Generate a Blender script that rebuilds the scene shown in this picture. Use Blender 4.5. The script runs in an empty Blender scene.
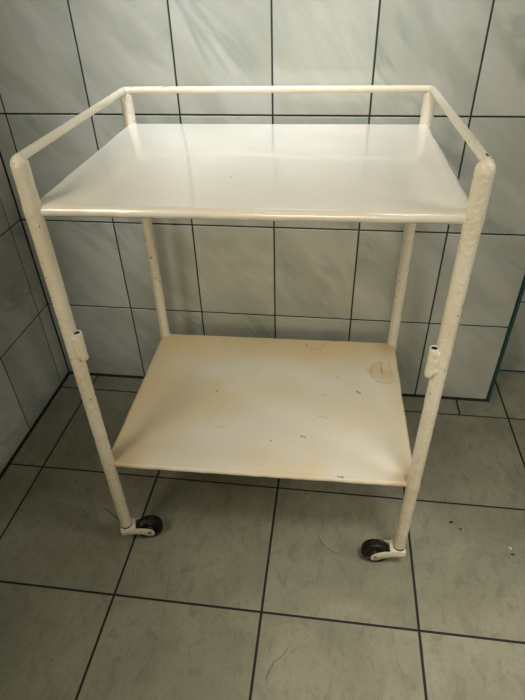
import bpy, bmesh, math, random
from mathutils import Vector, Matrix, noise
random.seed(4)
S = bpy.context.scene
COL = S.collection
PI = math.pi

# ------------------------------------------------------------------ node helpers
class NT:
    def __init__(s, name):
        s.m = bpy.data.materials.new(name); s.m.use_nodes = True
        s.t = s.m.node_tree; s.t.nodes.clear()
        s.out = s.n('ShaderNodeOutputMaterial'); s.b = s.n('ShaderNodeBsdfPrincipled')
        s.l(s.b.outputs[0], s.out.inputs[0])
    def n(s, k, **kw):
        x = s.t.nodes.new(k)
        for a, v in kw.items(): setattr(x, a, v)
        return x
    def l(s, a, b): s.t.links.new(a, b)
    def put(s, v, sock):
        if isinstance(v, bpy.types.NodeSocket): s.l(v, sock)
        elif isinstance(v, (tuple, list)) and len(v) == 3 and sock.type == 'RGBA': sock.default_value = (*v, 1)
        else: sock.default_value = v
    def math(s, op, a, b=0.0, c=None, clamp=False):
        x = s.n('ShaderNodeMath', operation=op, use_clamp=clamp)
        s.put(a, x.inputs[0]); s.put(b, x.inputs[1])
        if c is not None: s.put(c, x.inputs[2])
        return x.outputs[0]
    def vmath(s, op, a, b):
        x = s.n('ShaderNodeVectorMath', operation=op); s.put(a, x.inputs[0]); s.put(b, x.inputs[1]); return x.outputs[0]
    def noise(s, vec, scale, detail=3, rough=.5, dist=0.0):
        x = s.n('ShaderNodeTexNoise'); s.l(vec, x.inputs['Vector'])
        x.inputs['Scale'].default_value = scale; x.inputs['Detail'].default_value = detail
        x.inputs['Roughness'].default_value = rough; x.inputs['Distortion'].default_value = dist
        return x.outputs[0]
    def step(s, v, a, b, lo=0.0, hi=1.0):
        x = s.n('ShaderNodeMapRange', interpolation_type='SMOOTHSTEP'); s.put(v, x.inputs[0])
        for i, k in enumerate((a, b, lo, hi)): x.inputs[i+1].default_value = k
        return x.outputs[0]
    def mix(s, f, a, b, mode='MIX'):
        x = s.n('ShaderNodeMix', data_type='RGBA', blend_type=mode)
        s.put(f, x.inputs[0]); s.put(a, x.inputs[6]); s.put(b, x.inputs[7]); return x.outputs[2]
    def mapping(s, vec, loc=(0,0,0), rot=(0,0,0), scale=(1,1,1)):
        x = s.n('ShaderNodeMapping'); s.l(vec, x.inputs[0])
        x.inputs[1].default_value = loc; x.inputs[2].default_value = rot; x.inputs[3].default_value = scale
        return x.outputs[0]
    def bump(s, h, strength, dist=.002):
        x = s.n('ShaderNodeBump'); s.l(h, x.inputs['Height'])
        x.inputs['Strength'].default_value = strength; x.inputs['Distance'].default_value = dist
        s.l(x.outputs[0], s.b.inputs['Normal'])
    def set(s, **kw):
        nm = dict(col='Base Color', rough='Roughness', metal='Metallic', spec='Specular IOR Level', coat='Coat Weight', coatr='Coat Roughness')
        for k, v in kw.items(): s.put(v, s.b.inputs[nm[k]])
        return s.m

def seg_mask(t, P, a, b, r0, r1):
    """soft mask round the 2-D segment a-b (object x, y)"""
    ax, ay = a; dx, dy = b[0]-ax, b[1]-ay; L = dx*dx+dy*dy+1e-12
    sx = t.n('ShaderNodeSeparateXYZ'); t.l(P, sx.inputs[0])
    px = t.math('SUBTRACT', sx.outputs[0], ax); py = t.math('SUBTRACT', sx.outputs[1], ay)
    h = t.math('MULTIPLY', t.math('MULTIPLY_ADD', px, dx, t.math('MULTIPLY', py, dy)), 1/L, clamp=True)
    ex = t.math('SUBTRACT', px, t.math('MULTIPLY', h, dx)); ey = t.math('SUBTRACT', py, t.math('MULTIPLY', h, dy))
    d = t.math('SQRT', t.math('MULTIPLY_ADD', ex, ex, t.math('MULTIPLY', ey, ey)))
    return t.step(d, r0, r1, 1, 0)

# ------------------------------------------------------------------ materials
def mat_wall_tile():
    t = NT('marbled_wall_tile')
    uv = t.n('ShaderNodeUVMap'); rnd = t.n('ShaderNodeNewGeometry').outputs['Random Per Island']
    cmb = t.n('ShaderNodeCombineXYZ')
    t.put(t.math('MULTIPLY', rnd, 37.0), cmb.inputs[0]); t.put(t.math('MULTIPLY', rnd, 91.0), cmb.inputs[1]); t.put(t.math('MULTIPLY', rnd, 13.0), cmb.inputs[2])
    P = t.vmath('ADD', uv.outputs[0], cmb.outputs[0])
    R = t.mapping(t.mapping(P, rot=(0, 0, math.radians(48))), scale=(.5, 1.25, 1))
    cloud = t.noise(R, 7, 4, .55, .6)
    veinn = t.noise(R, 5, 5, .6, .9)
    vein = t.step(t.math('ABSOLUTE', t.math('SUBTRACT', veinn, .5)), .0, .07, 1, 0)
    gate = t.step(t.noise(R, 6, 2), .47, .64)
    vein = t.math('MULTIPLY', vein, gate)
    base = t.mix(t.step(cloud, .33, .68), WALL_A, WALL_B)
    base = t.mix(t.math('MULTIPLY', t.step(cloud, .56, .74), .55), base, (.36, .40, .355))
    col = t.mix(t.math('MULTIPLY', vein, .55), base, (.27, .315, .275))
    t.bump(t.noise(uv.outputs[0], 40, 2), .03, .001)
    return t.set(col=col, rough=t.step(t.noise(P, 60, 2), .3, .7, .16, .26), spec=.5)

def mat_floor_tile():
    t = NT('grey_floor_tile')
    uv = t.n('ShaderNodeUVMap'); rnd = t.n('ShaderNodeNewGeometry').outputs['Random Per Island']
    cmb = t.n('ShaderNodeCombineXYZ')
    t.put(t.math('MULTIPLY', rnd, 53.0), cmb.inputs[0]); t.put(t.math('MULTIPLY', rnd, 29.0), cmb.inputs[1])
    P = t.vmath('ADD', uv.outputs[0], cmb.outputs[0])
    big = t.noise(P, 6, 5, .6, .4); fine = t.noise(P, 130, 4, .7); mid = t.noise(t.mapping(P, rot=(0,0,.6), scale=(1,.6,1)), 42, 6, .7, .8)
    col = t.mix(t.step(big, .3, .7), FLOOR_A, FLOOR_B)
    col = t.mix(t.math('MULTIPLY', t.step(mid, .46, .68), .5), col, (.135, .128, .086))
    col = t.mix(t.math('MULTIPLY', t.step(fine, .50, .72), .40), col, (.13, .127, .10))
    # thin scuff lines
    sc = t.noise(t.mapping(P, rot=(0,0,-.7), scale=(.5,1,1)), 15, 2, .4, 1.5)
    scr = t.math('MULTIPLY', t.step(t.math('ABSOLUTE', t.math('SUBTRACT', sc, .5)), 0, .006, 1, 0), t.step(t.noise(P, 9, 2), .56, .66))
    col = t.mix(t.math('MULTIPLY', scr, .35), col, (.08, .08, .065))
    tint = t.mix(rnd, (.93, .93, .93), (1.05, 1.05, 1.04)); col = t.mix(1.0, col, tint, 'MULTIPLY')
    t.bump(t.math('MULTIPLY_ADD', mid, .7, t.math('MULTIPLY', fine, .3)), .22, .0018)
    return t.set(col=col, rough=t.step(fine, .3, .7, .42, .6), spec=.4)

def mat_plain(name, c, rough=.6, metal=0, spec=.5, var=.25, scale=60, bump=.15):
    t = NT(name); P = t.n('ShaderNodeTexCoord').outputs['Object']
    f = t.noise(P, scale, 3)
    t.bump(f, bump, .001)
    return t.set(col=t.mix(f, tuple(x*(1-var) for x in c), tuple(min(1, x*(1+var)) for x in c)), rough=rough, metal=metal, spec=spec)

def mat_paint(name, base, yellow, ystr=.5, rough=.3, chips=.5, coat=.0, bump=.35, marks=(), stains=(), speck=.735, bdist=.003, bscale=75):
    """old brushed enamel: lumpy, yellowed in patches, chipped to dark metal"""
    t = NT(name); P = t.n('ShaderNodeTexCoord').outputs['Object']
    yn = t.noise(P, 5.5, 4, .55, .5)
    col = t.mix(t.math('MULTIPLY', t.step(yn, .36, .66), ystr), base, yellow)
    grime = t.noise(t.mapping(P, scale=(1, 2.4, 1)), 26, 5, .65, .6)
    col = t.mix(t.math('MULTIPLY', t.step(grime, .58, .78), .30*chips+.06), col, tuple(x*.62 for x in yellow))
    wob = t.n('ShaderNodeTexNoise'); wob.inputs['Scale'].default_value = 140; wob.inputs['Detail'].default_value = 3; t.l(P, wob.inputs['Vector'])
    Pw = t.vmath('ADD', P, t.vmath('MULTIPLY', t.vmath('SUBTRACT', wob.outputs['Color'], (.5,.5,.5)), (.0075,.0075,.0075)))
    for a, b, r0, r1, c, f in stains:
        col = t.mix(t.math('MULTIPLY', seg_mask(t, Pw, a, b, r0, r1), f), col, c)
    cn = t.noise(P, 150, 2, .5, .0)
    chip = t.math('MULTIPLY', t.step(cn, speck, speck+.02), chips)
    for a, b, r in marks:
        chip = t.math('MAXIMUM', chip, seg_mask(t, Pw, a, b, r*.5, r*1.3))
    col = t.mix(chip, col, (.075, .05, .03))
    brush = t.noise(t.mapping(P, scale=(1, .5, 1)), bscale, 3, .55, .3)
    t.bump(t.math('SUBTRACT', brush, t.math('MULTIPLY', chip, .6)), bump, bdist)
    return t.set(col=col, rough=t.math('ADD', t.math('MULTIPLY', grime, .12), t.math('MULTIPLY_ADD', chip, .3, rough-.06)), coat=coat, coatr=.06)

WALL_A = (.405, .415, .350); WALL_B = (.545, .545, .480)
FLOOR_A = (.205, .198, .138); FLOOR_B = (.275, .266, .190)
M_WT = mat_wall_tile(); M_FT = mat_floor_tile()
M_WG = mat_plain('dark_green_grout', (.010, .032, .020), .7, var=.3)
M_FG = mat_plain('black_grout', (.006, .008, .007), .8, var=.3)
M_TEAL = mat_plain('teal_trim_plastic', (.018, .075, .062), .35, var=.15)

# ------------------------------------------------------------------ mesh helpers
def link(name, bm, mats, parent=None, smooth=True, angle=40):
    me = bpy.data.meshes.new(name); bmesh.ops.recalc_face_normals(bm, faces=bm.faces[:]) if not bm.faces.layers.int.get('keep') else None
    bm.to_mesh(me); bm.free()
    for m in (mats if isinstance(mats, (list, tuple)) else [mats]): me.materials.append(m)
    if smooth:
        for p in me.polygons: p.use_smooth = True
        me.set_sharp_from_angle(angle=math.radians(angle))
    o = bpy.data.objects.new(name, me); COL.objects.link(o); o.parent = parent
    return o

def tag(o, label, cat, group=None):
    o['label'] = label; o['category'] = cat
    if group: o['group'] = group
    return o

def struct(o): o['kind'] = 'structure'; return o

def tiled(name, O, U, V, rects, gap, mt, mg, extra=(), depth=.0025, back=.02, bev=.0011, ext=(0,0), slabs=None):
    """a slab of grout carrying bevelled tiles; u,v in metres from O, faces along U x V"""
    O, U, V = Vector(O), Vector(U), Vector(V); N = U.cross(V)
    bm = bmesh.new(); uvl = bm.loops.layers.uv.new('UVMap')
    u0 = min(r[0] for r in rects); u1 = max(r[1] for r in rects); v0 = min(r[2] for r in rects); v1 = max(r[3] for r in rects)
    def pt(u, v, d): return bm.verts.new(O + U*u + V*v + N*d)
    def prism(a, b, c, d, lo, hi, mi, bevel=0):
        k = bevel
        lv = [pt(a, c, lo), pt(b, c, lo), pt(b, d, lo), pt(a, d, lo)]
        mv = [pt(a, c, hi-k), pt(b, c, hi-k), pt(b, d, hi-k), pt(a, d, hi-k)]
        loops = [lv, mv]
        if k:
            k2 = k*.3
            loops.append([pt(a+k2, c+k2, hi-k2), pt(b-k2, c+k2, hi-k2), pt(b-k2, d-k2, hi-k2), pt(a+k2, d-k2, hi-k2)])
            loops.append([pt(a+k, c+k, hi), pt(b-k, c+k, hi), pt(b-k, d-k, hi), pt(a+k, d-k, hi)])
        fs = [bm.faces.new(loops[0][::-1]), bm.faces.new(loops[-1])]
        for A, B in zip(loops, loops[1:]):
            for i in range(4): fs.append(bm.faces.new((A[i], A[(i+1)%4], B[(i+1)%4], B[i])))
        for f in fs:
            f.material_index = mi
            for lp in f.loops:
                q = lp.vert.co - O; lp[uvl].uv = (q.dot(U), q.dot(V))
    for a, b, c, d in (slabs or [(u0-ext[0], u1+ext[1], v0, v1)]): prism(a, b, c, d, -back, -depth*.55, 1)
    g = gap/2
    for r in rects:
        if r[1]-r[0] < gap*1.5 or r[3]-r[2] < gap*1.5: continue
        prism(r[0]+g, r[1]-g, r[2]+g, r[3]-g, -back*.6, 0, 0, bev)
    o = link(name, bm, [mt, mg], None, smooth=False)
    return struct(o)

def grid(us, vs): return [(a, b, c, d) for a, b in zip(us, us[1:]) for c, d in zip(vs, vs[1:])]

def frame_along(d):
    d = d.normalized(); a = Vector((0,0,1)) if abs(d.z) < .9 else Vector((1,0,0))
    x = d.cross(a).normalized(); return x, d.cross(x).normalized()

def tube(bm, pts, radii, n=20, caps=True, dome=0):
    """sweep with mitred joints"""
    pts = [Vector(p) for p in pts]
    if not isinstance(radii, (list, tuple)): radii = [radii]*len(pts)
    rings = []; x = y = None
    for i, p in enumerate(pts):
        d0 = (pts[i]-pts[i-1]).normalized() if i else None
        d1 = (pts[i+1]-pts[i]).normalized() if i < len(pts)-1 else None
        d = ((d0 or d1) + (d1 or d0)).normalized()
        if x is None: x, y = frame_along(d)
        else:
            x = (x - d*x.dot(d)).normalized(); y = d.cross(x)
        st = 1.0; bend = None
        if d0 is not None and d1 is not None:
            c = max(.3, d.dot(d1)); st = 1/c
            bend = (d1-d0); bend = bend.normalized() if bend.length > 1e-5 else None
        ring = []
        for k in range(n):
            a = 2*PI*k/n; off = x*math.cos(a)+y*math.sin(a)
            if bend is not None: off = off + bend*(off.dot(bend)*(st-1))
            ring.append(bm.verts.new(p+off*radii[i]))
        rings.append(ring)
    for A, B in zip(rings, rings[1:]):
        for k in range(n): bm.faces.new((A[k], A[(k+1)%n], B[(k+1)%n], B[k]))
    if caps: bm.faces.new(rings[0][::-1]); bm.faces.new(rings[-1])
    return rings

def lathe(bm, prof, M, n=32):
    """prof: (r, h) pairs, axis = local z of matrix M; closed when first/last r==0"""
    rings = []
    for r, h in prof:
        if r == 0: rings.append([bm.verts.new(M @ Vector((0,0,h)))])
        else: rings.append([bm.verts.new(M @ Vector((r*math.cos(2*PI*k/n), r*math.sin(2*PI*k/n), h))) for k in range(n)])
    for A, B in zip(rings, rings[1:]):
        for k in range(n):
            a = A[k % len(A)], A[(k+1) % len(A)]; b = B[k % len(B)], B[(k+1) % len(B)]
            vs = []
            for v in (a[0], a[1], b[1], b[0]):
                if v not in vs: vs.append(v)
            if len(vs) > 2: bm.faces.new(vs)

# ------------------------------------------------------------------ the room
XC = -.0430                                     # left corner
ZR = [.004, .25, .50, .75, 1.0, 1.25, 1.5, 1.75, 2.0, 2.25, 2.5]
XB = [XC+.001] + [.2*i for i in range(0, 6)] + [1.1968]
tiled('wall_back', (0,0,0), (1,0,0), (0,0,1), grid(XB, ZR), .0036, M_WT, M_WG, back=.13, ext=(.05,0))
YL = [.0] + [.0517+.1975*i for i in range(0, 9)]
YV = [-y for y in YL[::-1]]
# the daylight window opens in this wall above z = 1, nearer the viewer than y = -1.04
tiled('wall_left', (XC,0,0), (0,1,0), (0,0,1), grid(YV, [z for z in ZR if z <= 1.0]) + grid([y for y in YV if y > -1.05], [z for z in ZR if z >= 1.0]), .0036, M_WT, M_WG, back=.13, slabs=[(YV[0], 0, .004, 1.0), ([y for y in YV if y > -1.05][0], 0, 1.0, 2.5)])
XA = [1.19, 1.395] + [1.395+.2*i for i in range(1, 6)]
tiled('wall_alcove', (0,.137,0), (1,0,0), (0,0,1), grid(XA, [.006, .2447]+ZR[2:]), .0036, M_WT, M_WG, back=.1)
tiled('wall_right', (1.1985,0,0), (0,1,0), (0,0,1), grid([.004, .136], ZR), .0036, M_WT, M_WG, back=.02)

GX = [.0481+.2982*i for i in range(-1, 9)]
GX = [XC-.02] + [g for g in GX if g > XC]
fr = []
for a, b in zip([XC-.02, .0500, .348, .530, .816, 1.1145], [.0500, .348, .530, .816, 1.1145, 1.2409]):
    fr.append((a, b, -.0652, .145 if b > 1.2 else .02))
fr += [(a, b, -.0652, .145) for a, b in zip(GX, GX[1:]) if a > 1.23]
FY = [-.0652-.2998*i for i in range(0, 9)]
fr += grid(GX, FY[::-1])
tiled('floor', (0,0,0), (1,0,0), (0,1,0), fr, .0046, M_FT, M_FG, back=.05, bev=.0009)

# teal corner strip on the free end of the back wall
bm = bmesh.new()
prof = [(1.1965,-.001),(1.1975,-.0030),(1.2010,-.0034),(1.2045,-.0022),(1.2055,.001),(1.2055,.006),(1.1965,.006)]
lo = [bm.verts.new((x,y,.002)) for x,y in prof]; hi = [bm.verts.new((x,y,2.5)) for x,y in prof]
bm.faces.new(lo[::-1]); bm.faces.new(hi)
for i in range(len(prof)): bm.faces.new((lo[i], lo[(i+1)%len(prof)], hi[(i+1)%len(prof)], hi[i]))
struct(link('trim_1', bm, M_TEAL))

# dark sealant bead along the foot of the walls
def bead(name, a, b, r):
    bm = bmesh.new(); tube(bm, [a, b], r, 10); return struct(link(name, bm, M_FG))
bead('baseboard_left', (XC+.001, 0, .000), (XC+.001, -1.83, .000), .0042)
bead('baseboard_back', (XC, -.001, .000), (1.2055, -.001, .000), .0034)

# ------------------------------------------------------------------ the trolley
W, D, ZT, ZU, ZL, ZB = .57111, .42958, .8245, .7595, .2505, .0551
TX, TY, TA = .61914, -.31757, .0224
hw, hd = W/2, D/2
CREAM = (.78, .745, .645); YEL = (.70, .585, .36)
def P2(x, y): return (x, y)
M_TUBE = mat_paint('cream_enamel_on_tubes', (.80, .745, .60), (.66, .545, .33), .5, .28, .8, bump=.5, bdist=.0034, speck=.705, bscale=150)
M_RAIL = mat_paint('cream_enamel_on_rail', (.79, .74, .60), (.66, .55, .34), .5, .33, .8, bump=.16, bdist=.002, speck=.715, bscale=120,
    marks=[((hw+.003,-hd+.012),(hw+.003,-hd+.020),.0022), ((hw+.001,-hd+.001),(hw+.003,-hd+.003),.0013)])
M_TOP = mat_paint('glossy_cream_enamel', (.91, .875, .79), (.88, .83, .70), .6, .17, .0, coat=.8, bump=.04, speck=.80, bscale=26,
    marks=[((-.037,-.095),(-.035,-.0955),.0010), ((.185,-.098),(.186,-.098),.0007)],
    stains=[((-hw,-hd),(hw,-hd),.001,.008,(.60,.55,.44),.35)])
rb = (.42,.26,.13)
def chain(pts, r0, r1, c, f): return [(p, q, r0, r1, c, f) for p, q in zip(pts, pts[1:])]
M_LOW = mat_paint('worn_cream_enamel', (.79, .75, .64), (.76, .625, .375), .62, .38, .0, bump=.14, speck=.78, bscale=40,
    marks=[((.2519,.1391),(.2516,.1147),.0005),((.2516,.1147),(.2525,.0925),.0007),((.2450,.1400),(.2540,.1395),.0004),((.2490,.108),(.2535,.107),.0004),
           ((.0757,.1919),(.0790,.1880),.0012)],
    stains=[((-hw,hd),(hw,hd),.012,.14,(.70,.53,.27),.70), ((-hw,-hd),(-hw,hd),.004,.16,(.69,.535,.29),.60),
            ((hw,-hd),(hw,hd),.004,.05,(.70,.57,.34),.50), ((-hw,-hd),(-hw+.01,-hd+.01),.01,.07,(.50,.37,.21),.6),
            ((-.27,-.17),(.0,-.175),.004,.035,(.66,.55,.36),.35), ((-.1,-.06),(.03,.02),.01,.06,(.74,.63,.40),.45),
            ((hw,hd),(hw-.01,hd-.01),.005,.05,(.45,.30,.16),.55), ((hw,-hd),(hw-.01,-hd),.005,.04,(.45,.30,.16),.55),
            ((.24,.105),(.258,.09),.010,.034,(.66,.47,.25),.6), ((-hw,-hd),(hw,-hd),.0,.008,(.50,.39,.24),.35),
            ((.10,.0),(-.12,-.205),.02,.13,(.79,.765,.675),.45),
            ((.1940,.0275),(.2000,.0225),.0005,.004,(.28,.16,.08),.8), ((.1517,.0744),(.1527,.0720),.0005,.0026,(.30,.18,.09),.7),
            ((.118,.0125),(.128,.0113),.0005,.003,(.45,.30,.17),.5), ((.078,-.1155),(.086,-.1185),.0005,.0036,(.24,.21,.15),.75),
            ((.112,-.056),(.128,-.059),.0005,.004,(.50,.40,.27),.45), ((.150,-.2115),(.160,-.2120),.0005,.0025,(.20,.13,.08),.8),
            ((-.1133,.0052),(-.1130,.0050),.0008,.0026,(.15,.10,.06),.9), ((.019,-.1324),(.0195,-.1320),.0008,.0026,(.15,.11,.07),.9),
            ((-.095,-.1042),(-.08,-.1042),.0005,.005,(.52,.42,.27),.4), ((-.2385,-.1691),(-.167,-.1644),.0002,.0013,(.45,.34,.20),.3)]
    + chain([(.0757,.1919),(.0946,.1732),(.1149,.187),(.1255,.204)], .0002, .0022, rb, .5)
    + chain([(.2577,.1357),(.2365,.1284),(.2272,.1054),(.2293,.084),(.2414,.0639),(.263,.0601),(.2792,.0703)], .0006, .0045, rb, .28)
    + chain([(.2717,.1387),(.2730,.110),(.2716,.0837)], .0004, .0035, rb, .22))
M_FORK = mat_paint('cream_enamel_on_casters', (.70, .66, .52), (.55, .45, .27), .5, .4, .8, bump=.5, speck=.68)
M_BLACK = mat_plain('black_caster_rubber', (.006, .0045, .004), .5, spec=.25, var=.6, scale=90, bump=.3)
def mat_wheel():
    t = NT('spattered_black_rubber'); P = t.n('ShaderNodeTexCoord').outputs['Object']
    n1 = t.noise(P, 95, 3, .6, 1.2); n2 = t.noise(P, 40, 2, .5, .5)
    streak = t.math('MULTIPLY', t.step(t.math('ABSOLUTE', t.math('SUBTRACT', n1, .5)), 0, .018, 1, 0), t.step(n2, .54, .62))
    col = t.mix(t.step(n2, .4, .65), (.006, .0045, .004), (.020, .012, .009))
    col = t.mix(t.math('MULTIPLY', streak, .75), col, (.50, .46, .38))
    t.bump(n1, .3, .001)
    return t.set(col=col, rough=.48, spec=.3)
M_BLACK = mat_wheel()
M_HUB = mat_plain('paint_spattered_hub', (.05, .035, .025), .5, spec=.3, var=.9, scale=120, bump=.3)
M_STEEL = mat_plain('worn_steel', (.30, .27, .22), .45, metal=.8)
M_DARK = mat_plain('painted_hole_shade', (.006, .005, .004), .9)  # near-black colour standing in for the shade inside the sockets

root = bpy.data.objects.new('trolley', None); COL.objects.link(root)
root.location = (TX, TY, 0); root.rotation_euler = (0, 0, TA); root.empty_display_size = .1
tag(root, 'old cream painted metal trolley with two shelves, guard rail and casters on the tiled floor', 'trolley')

def lump(bm, amp, sc, seed=0):
    for v in bm.verts:
        q = v.co*sc + Vector((seed*7.3, seed*3.1, 0))
        v.co += Vector(noise.noise_vector(q))*amp

def leg_mesh(sx, sy):
    bm = bmesh.new(); x, y = sx*hw, sy*hd; r = .0116
    zs = [ZB]+[ZB+.002]+[ZB+.002+(ZT-.012-ZB-.002)*i/180 for i in range(1, 181)]
    pts = [(x,y,z) for z in zs]; rad = [r*.86]+[r]*(len(zs)-1)
    # rounded, pinched head that runs into the rail
    for k in range(1, 7):
        if sy > 0 and k > 4: break
        a = k/6*PI/2*.97; pts.append((x-sx*.002*k/6, y+(.004 if sy<0 else -.002)*k/6, ZT-.012+(.0115 if sy<0 else .006)*math.sin(a))); rad.append(max(.003, r*math.cos(a)**.75))
    tube(bm, pts, rad, 24)
    # swollen weld where the shelves meet the tube
    for v in bm.verts:
        for zc, hh in ((ZL-.006, .014), (ZU-.006, .013)):
            w = math.exp(-((v.co.z-zc)/hh)**2); d = Vector((v.co.x-x, v.co.y-y, 0)); v.co += d*(.07*w)
    lump(bm, .00045, 70, sx+2*sy)
    return bm

def shelf_mesh(z, h, bulge, seed):
    """folded sheet: flat top, rounded nose all round, hollow underneath"""
    bm = bmesh.new()
    prof = []   # (inset, dz)
    r = h*.5
    for k in range(0, 13):
        a = PI*k/12; prof.append((r-(r+bulge)*math.sin(a), -(r-r*math.cos(a))))
    prof += [(r+.001, -h*.8), (r+.0012, -.0022)]
    nx, ny = 40, 30
    def loop(ins, dz):
        X, Y = hw+.002+.0025-ins, hd+.002-ins; c = .006
        pts = []
        for i in range(nx): pts.append((-X+2*X*i/nx, -Y))
        for i in range(ny): pts.append((X, -Y+2*Y*i/ny))
        for i in range(nx): pts.append((X-2*X*i/nx, Y))
        for i in range(ny): pts.append((-X, Y-2*Y*i/ny))
        return [bm.verts.new((a, b, z+dz)) for a, b in pts]
    rings = [loop(*p) for p in prof]; n = len(rings[0])
    for A, B in zip(rings, rings[1:]):
        for k in range(n): bm.faces.new((A[k], B[k], B[(k+1)%n], A[(k+1)%n]))
    bm.faces.new(rings[0]); bm.faces.new(rings[-1][::-1])
    for v in bm.verts:
        if v.co.z < z-.0005: v.co += Vector(noise.noise_vector(v.co*45+Vector((seed,0,0))))*.0009
    return bm

legs = {}
for sx, sy in ((-1,-1),(1,-1),(-1,1),(1,1)):
    legs[sx, sy] = link('leg', leg_mesh(sx, sy), M_TUBE, root)
link('upper_shelf', shelf_mesh(ZU, .0165, .0018, 1), M_TOP, root)['label'] = 'glossy cream upper shelf'
link('lower_shelf', shelf_mesh(ZL, .0125, .0012, 5), M_LOW, root)['label'] = 'yellowed scuffed lower shelf'

# guard rail along left, back and right
bm = bmesh.new(); zr = ZT-.0050; rr = .0060
def lerp(a, b, n, skip0=False): return [tuple(a[j]+(b[j]-a[j])*i/n for j in range(3)) for i in range(1 if skip0 else 0, n+1)]
A, B_, C_, D_ = (-hw-.002,-hd+.000,zr), (-hw-.001,hd-.002,zr), (hw+.001,hd-.002,zr), (hw+.003,-hd+.000,zr)
def arc(c, p, q, rad=.009):   # small rounded corner
    c, p, q = Vector(c), Vector(p), Vector(q); a = c+(p-c).normalized()*rad; b = c+(q-c).normalized()*rad
    return [tuple(a*(1-t)**2+c*2*t*(1-t)+b*t*t) for t in (0,.33,.67,1)]
path = lerp(A, arc(B_, A, C_)[0], 110) + arc(B_, A, C_)[1:] + lerp(arc(B_, A, C_)[-1], arc(C_, B_, D_)[0], 140, True) + arc(C_, B_, D_)[1:] + lerp(arc(C_, B_, D_)[-1], D_, 110, True)
tube(bm, path, rr, 16); lump(bm, .00025, 55, 9)
link('guard_rail', bm, M_RAIL, root)

# short open sockets welded to the inside of the front legs
def socket(sx):
    bm = bmesh.new(); x, y = sx*hw - sx*.0150, -hd-.0045; z0, z1 = .505, .5575; ro, ri = .0072, .0046
    prof = [(ri, z1-.03), (ri, z1-.001), (ri+.0008, z1), (ro-.0006, z1), (ro, z1-.0012)] + [(ro, z1-.0012-(z1-z0-.004)*i/10) for i in range(1, 11)] + [(ro-.001, z0), (0, z0)]
    lathe(bm, prof, Matrix.Translation((x, y, 0)), 20)
    lump(bm, .0005, 90, sx)
    o = link('socket', bm, M_TUBE, legs[sx,-1])
    bm = bmesh.new(); lathe(bm, [(0, z1-.0012), (ri*.99, z1-.0012), (ri*1.02, z1-.03), (0, z1-.03)], Matrix.Translation((x, y, 0)), 16)
    # weld seam filling the gap to the leg
    h = link('socket_shade_plug', bm, M_DARK, legs[sx,-1])  # solid dark plug below the rim, painted shade of the bore
    bm = bmesh.new(); tube(bm, [(sx*hw-sx*.0100, y-.0015, z0+.004+(z1-z0-.008)*i/12) for i in range(13)], [.0040]+[.0062]*11+[.0040], 12); lump(bm, .0012, 110, 3)
    link('weld_seam', bm, M_TUBE, legs[sx,-1])
socket(-1); socket(1)

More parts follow.
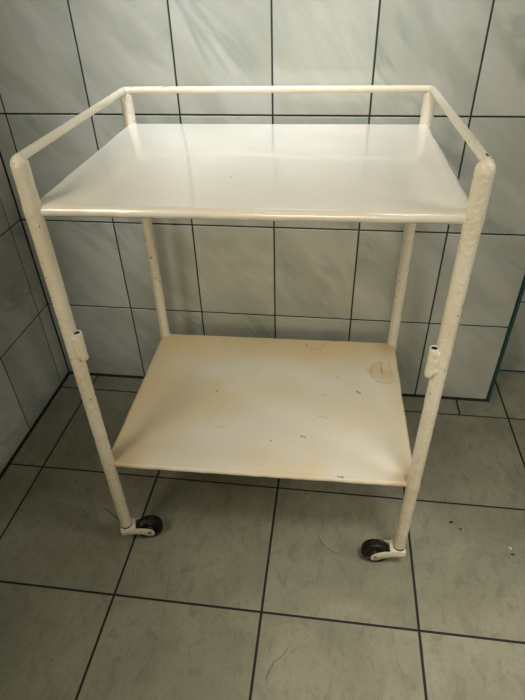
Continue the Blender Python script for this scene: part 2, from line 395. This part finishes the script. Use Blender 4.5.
# casters
def caster(x, y, ang):
    e = bpy.data.objects.new('caster', None); COL.objects.link(e); e.parent = root
    e.location = (x, y, 0); e.rotation_euler = (0, 0, ang-TA); e.empty_display_size = .03
    # local +X is the trailing direction, wheel axis along Y
    wr, ww, wx = .0300, .022, .045
    Mx = Matrix.Translation((wx, 0, wr)) @ Matrix.Rotation(PI/2, 4, 'X')
    bm = bmesh.new(); h = ww/2
    prof = [(0, -h*.62), (.009, -h*.62), (.010, -h*.5), (.017, -h*.5), (.0185, -h*.9), (.022, -h), (.0262, -h*.86)]
    prof += [(.0262+.0028*math.cos(a), .86*h*math.sin(a)) for a in [(-.45+.9*i/8)*PI for i in range(9)]]
    prof += [(.0262, h*.86), (.022, h), (.0185, h*.9), (.017, h*.5), (.010, h*.5), (.009, h*.62), (0, h*.62)]
    lathe(bm, prof, Mx, 40)
    link('wheel', bm, M_BLACK, e)
    bm = bmesh.new()
    for s in (-1, 1): lathe(bm, [(0, s*(h+.0005)), (.0082, s*(h-.0005)), (.0085, s*h*.45), (0, s*h*.45)][::s], Mx, 20)
    link('hub', bm, M_HUB, e)
    # fork: stamped bridge plus one arm each side, curving down to the axle
    bm = bmesh.new(); th = .0028
    top = .0595
    # side outline in local x,z
    path = [(-.0115,.0490,.0045),(-.006,.0490,.0060),(.004,.0490,.0072),(.014,.0485,.0082),(.023,.0465,.0090),(.032,.0425,.0094),(.040,.0375,.0094),(.0455,.0325,.0088),(.0495,.0285,.0068),(.0515,.0260,.003)]
    for s in (-1, 1):
        A = []
        for i, (px, pz, wd) in enumerate(path):
            j0, j1 = path[max(0,i-1)], path[min(len(path)-1,i+1)]
            d = Vector((j1[0]-j0[0], 0, j1[1]-j0[1])).normalized(); nrm = Vector((-d.z, 0, d.x))
            yo = s*(h+.0012); 
            c = Vector((px, 0, pz))
            A.append([bm.verts.new(c+nrm*wd*a+Vector((0, yo+s*b, 0))) for a, b in ((1,0),(1.02,th*.6),(.8,th),(-.8,th),(-1.02,th*.6),(-1,0))])
        for p, q in zip(A, A[1:]):
            for k in range(6): bm.faces.new((p[k], p[(k+1)%6], q[(k+1)%6], q[k]))
        bm.faces.new(A[0]); bm.faces.new(A[-1][::-1])
    # bridge plate over the front of the wheel
    br = [(-.0125,.0600),(.001,.0612),(.012,.0608),(.018,.0580)]
    A = []
    for px, pz in br:
        yo = h+.0035
        A.append([bm.verts.new((px, a*yo, pz+b)) for a, b in ((-1,-.003),(-.92,0),(0,.0012),(.92,0),(1,-.003),(.9,-.005),(-.9,-.005))])
    for p, q in zip(A, A[1:]):
        for k in range(7): bm.faces.new((p[k], p[(k+1)%7], q[(k+1)%7], q[k]))
    bm.faces.new(A[0]); bm.faces.new(A[-1][::-1])
    bmesh.ops.translate(bm, verts=bm.verts[:], vec=(0,0,-.008))
    # back plate
    bv = [bm.verts.new(q) for q in ((-.0135,-h-.003,.044),(-.0135,h+.003,.044),(-.0125,h+.003,.052),(-.0125,-h-.003,.052),(-.0100,-h-.003,.044),(-.0100,h+.003,.044),(-.0100,h+.003,.052),(-.0100,-h-.003,.052))]
    for f in ((0,1,2,3),(7,6,5,4),(0,4,5,1),(1,5,6,2),(2,6,7,3),(3,7,4,0)): bm.faces.new([bv[i] for i in f])
    lump(bm, .0006, 90, ang)
    link('fork', bm, M_FORK, e)
    bm = bmesh.new(); lathe(bm, [(0,.050),(.0115,.050),(.0122,.0525),(.0115,.0555),(.009,.0570),(.009,.0590),(0,.0590)], Matrix.Identity(4), 20)
    link('swivel_collar', bm, M_HUB, e)
    bm = bmesh.new(); lathe(bm, [(0,-h-.0058),(.0035,-h-.0055),(.0042,-h-.0040),(.0042,h+.0040),(.0035,h+.0055),(0,h+.0058)], Mx, 12)
    link('axle', bm, M_STEEL, e)
caster(-hw, -hd, math.radians(20))
caster(hw, -hd, math.radians(180))
caster(-hw, hd, math.radians(60))
caster(hw, hd, math.radians(130))

# ------------------------------------------------------------------ bits lying on the floor
M_HAIR = mat_plain('dark_hair', (.045, .036, .026), .5)
M_CRUMB = mat_plain('dark_crumb', (.035, .028, .020), .8)
M_GRAIN = mat_plain('pale_grain', (.62, .58, .45), .6)
def strand(pts, r, label, mat=M_HAIR):
    bm = bmesh.new(); o = Vector(pts[0]); P = [Vector(p) for p in pts]; fine = []
    for i in range(len(P)-1):
        p0, p1, p2, p3 = P[max(0,i-1)], P[i], P[i+1], P[min(len(P)-1,i+2)]
        for k in range(5):
            t = k/5; fine.append(.5*((2*p1)+(p2-p0)*t+(2*p0-5*p1+4*p2-p3)*t*t+(3*p1-p0-3*p2+p3)*t**3)-o)
    fine.append(P[-1]-o)
    tube(bm, fine, r, 6); ob = link('hair_strand', bm, mat); ob.location = o
    return tag(ob, label, 'hair')
def crumb(x, y, s, label, group=None, mat=M_CRUMB, st=1.0, rot=0, name='crumb'):
    bm = bmesh.new(); bmesh.ops.create_icosphere(bm, subdivisions=2, radius=s)
    for v in bm.verts: v.co = Vector((v.co.x*st, v.co.y, v.co.z*.5)) + Vector(noise.noise_vector(v.co*400+Vector((x*99,y*77,0))))*s*.3
    zmin = min(v.co.z for v in bm.verts)
    for v in bm.verts: v.co.z -= zmin
    ob = link(name, bm, mat); ob.location = (x, y, 0); ob.rotation_euler = (0,0,rot)
    return tag(ob, label, name.split('_')[-1], group)
h = .0009
strand([(.247,-.4679,h),(.2673,-.4767,h),(.2874,-.492,.004),(.3024,-.501,.008),(.3265,-.5225,.012)], .0007, 'dark hair caught on the left front caster and trailing over the floor')
strand([(x,y,h) for x,y in ((.7466,-.4869),(.7552,-.5005),(.7681,-.5142),(.7814,-.5207),(.794,-.5228))], .00032, 'thin curved hair on the floor left of the right front caster')
strand([(x,y,h) for x,y in ((.7025,-.724),(.6985,-.7305),(.6925,-.7400),(.6848,-.7469),(.679,-.7520),(.6746,-.7624),(.6668,-.7805))], .00034, 'kinked dark hair on the floor tile nearest the viewer')
strand([(x,y,h) for x,y in ((.1908,-.4753),(.2066,-.4821),(.2252,-.495))], .00042, 'short hair on the floor between left wall and left front caster')
crumb(1.0376,-.4181,.0028, 'larger dark crumb on the floor right of the right front leg', st=1.8, rot=.4)
crumb(1.0559,-.4335,.0019, 'smaller dark crumb on the floor right of the right front leg, nearer the viewer', st=1.6, rot=.3)
crumb(1.1517,-.4701,.0024, 'pale grain on the floor at the far right', mat=M_GRAIN, st=1.6, rot=-.5, name='grain')
crumb(1.1530,-.4836,.0022, 'flat dark crumb on the floor just below the pale grain', st=2.2, rot=.1)
for x, y, r in ((.0171,-.1033,.0018), (.0264,-.1249,.0018), (.0067,-.1426,.0016)):
    crumb(x, y, r, 'tiny dark speck on the floor in the corner by the left wall', 'dark specks in the left corner')
crumb(.1527,-.4023,.0020, 'small brown crumb alone on the floor between left wall and left front leg', st=1.4, rot=-.4)

# ------------------------------------------------------------------ light
w = bpy.data.worlds.new('room_light'); S.world = w; w.use_nodes = True
bg = w.node_tree.nodes['Background']; bg.inputs[0].default_value = (1.0, .94, .80, 1); bg.inputs[1].default_value = .012
def area(name, loc, tgt, sx, sy, power, col):
    L = bpy.data.lights.new(name, 'AREA'); L.shape = 'RECTANGLE'; L.size = sx; L.size_y = sy; L.energy = power; L.color = col
    o = bpy.data.objects.new(name, L); COL.objects.link(o); o.location = loc
    o.rotation_euler = (Vector(tgt)-Vector(loc)).to_track_quat('-Z', 'Y').to_euler(); return o
def spot(name, loc, tgt, cone, power, col, soft=.22):
    L = bpy.data.lights.new(name, 'SPOT'); L.energy = power; L.color = col; L.spot_size = math.radians(cone); L.spot_blend = 1; L.shadow_soft_size = soft
    o = bpy.data.objects.new(name, L); COL.objects.link(o); o.location = loc
    o.rotation_euler = (Vector(tgt)-Vector(loc)).to_track_quat('-Z', 'Y').to_euler(); return o
area('window_daylight', (-.06, -1.40, 1.60), (1.0, -1.2, 1.45), .8, .8, 17.5, (1.0, .90, .72))
area('side_fill', (2.3, -.9, 1.6), (.6, -.4, .4), .7, .7, 12.5, (1.0, .96, .86))  # added fill from the right, not a known window
spot('floor_fill_spot', (1.12, -1.2, 2.0), (.98, -.82, 0), 33, 116, (1.0, .94, .86))  # added spot to brighten the front right floor, no lamp known there
spot('upper_wall_fill_spot', (.58, -.72, 2.3), (.56, 0, 1.08), 40, 168, (.89, .93, 1.0))  # added cool spot to lift the top of the back wall
spot('low_fill_spot', (.7, -2.0, 1.0), (.65, 0, .4), 34, 43, (1.0, .86, .62), .3)  # added warm fill for the wall between the shelves, no doorway known

# ------------------------------------------------------------------ camera
cam = bpy.data.cameras.new('camera'); co = bpy.data.objects.new('camera', cam); COL.objects.link(co); S.camera = co
cam.sensor_fit = 'HORIZONTAL'; cam.sensor_width = 36; cam.lens = 525.5122/525*36; cam.clip_start = .01
Rm = Matrix(((0.9914405878515182, 0.12839156003806113, -0.02368898629381984), (-0.05820494827591685, 0.5970765658454593, 0.8000698460224525), (0.11686635425490813, -0.7918429022408333, 0.5994389655452675))).transposed()
co.matrix_world = Matrix.Translation((.73619, -1.16853, 1.01768)) @ Rm.to_4x4()
S.view_settings.view_transform = 'Standard'; S.view_settings.look = 'None'; S.view_settings.exposure = 0
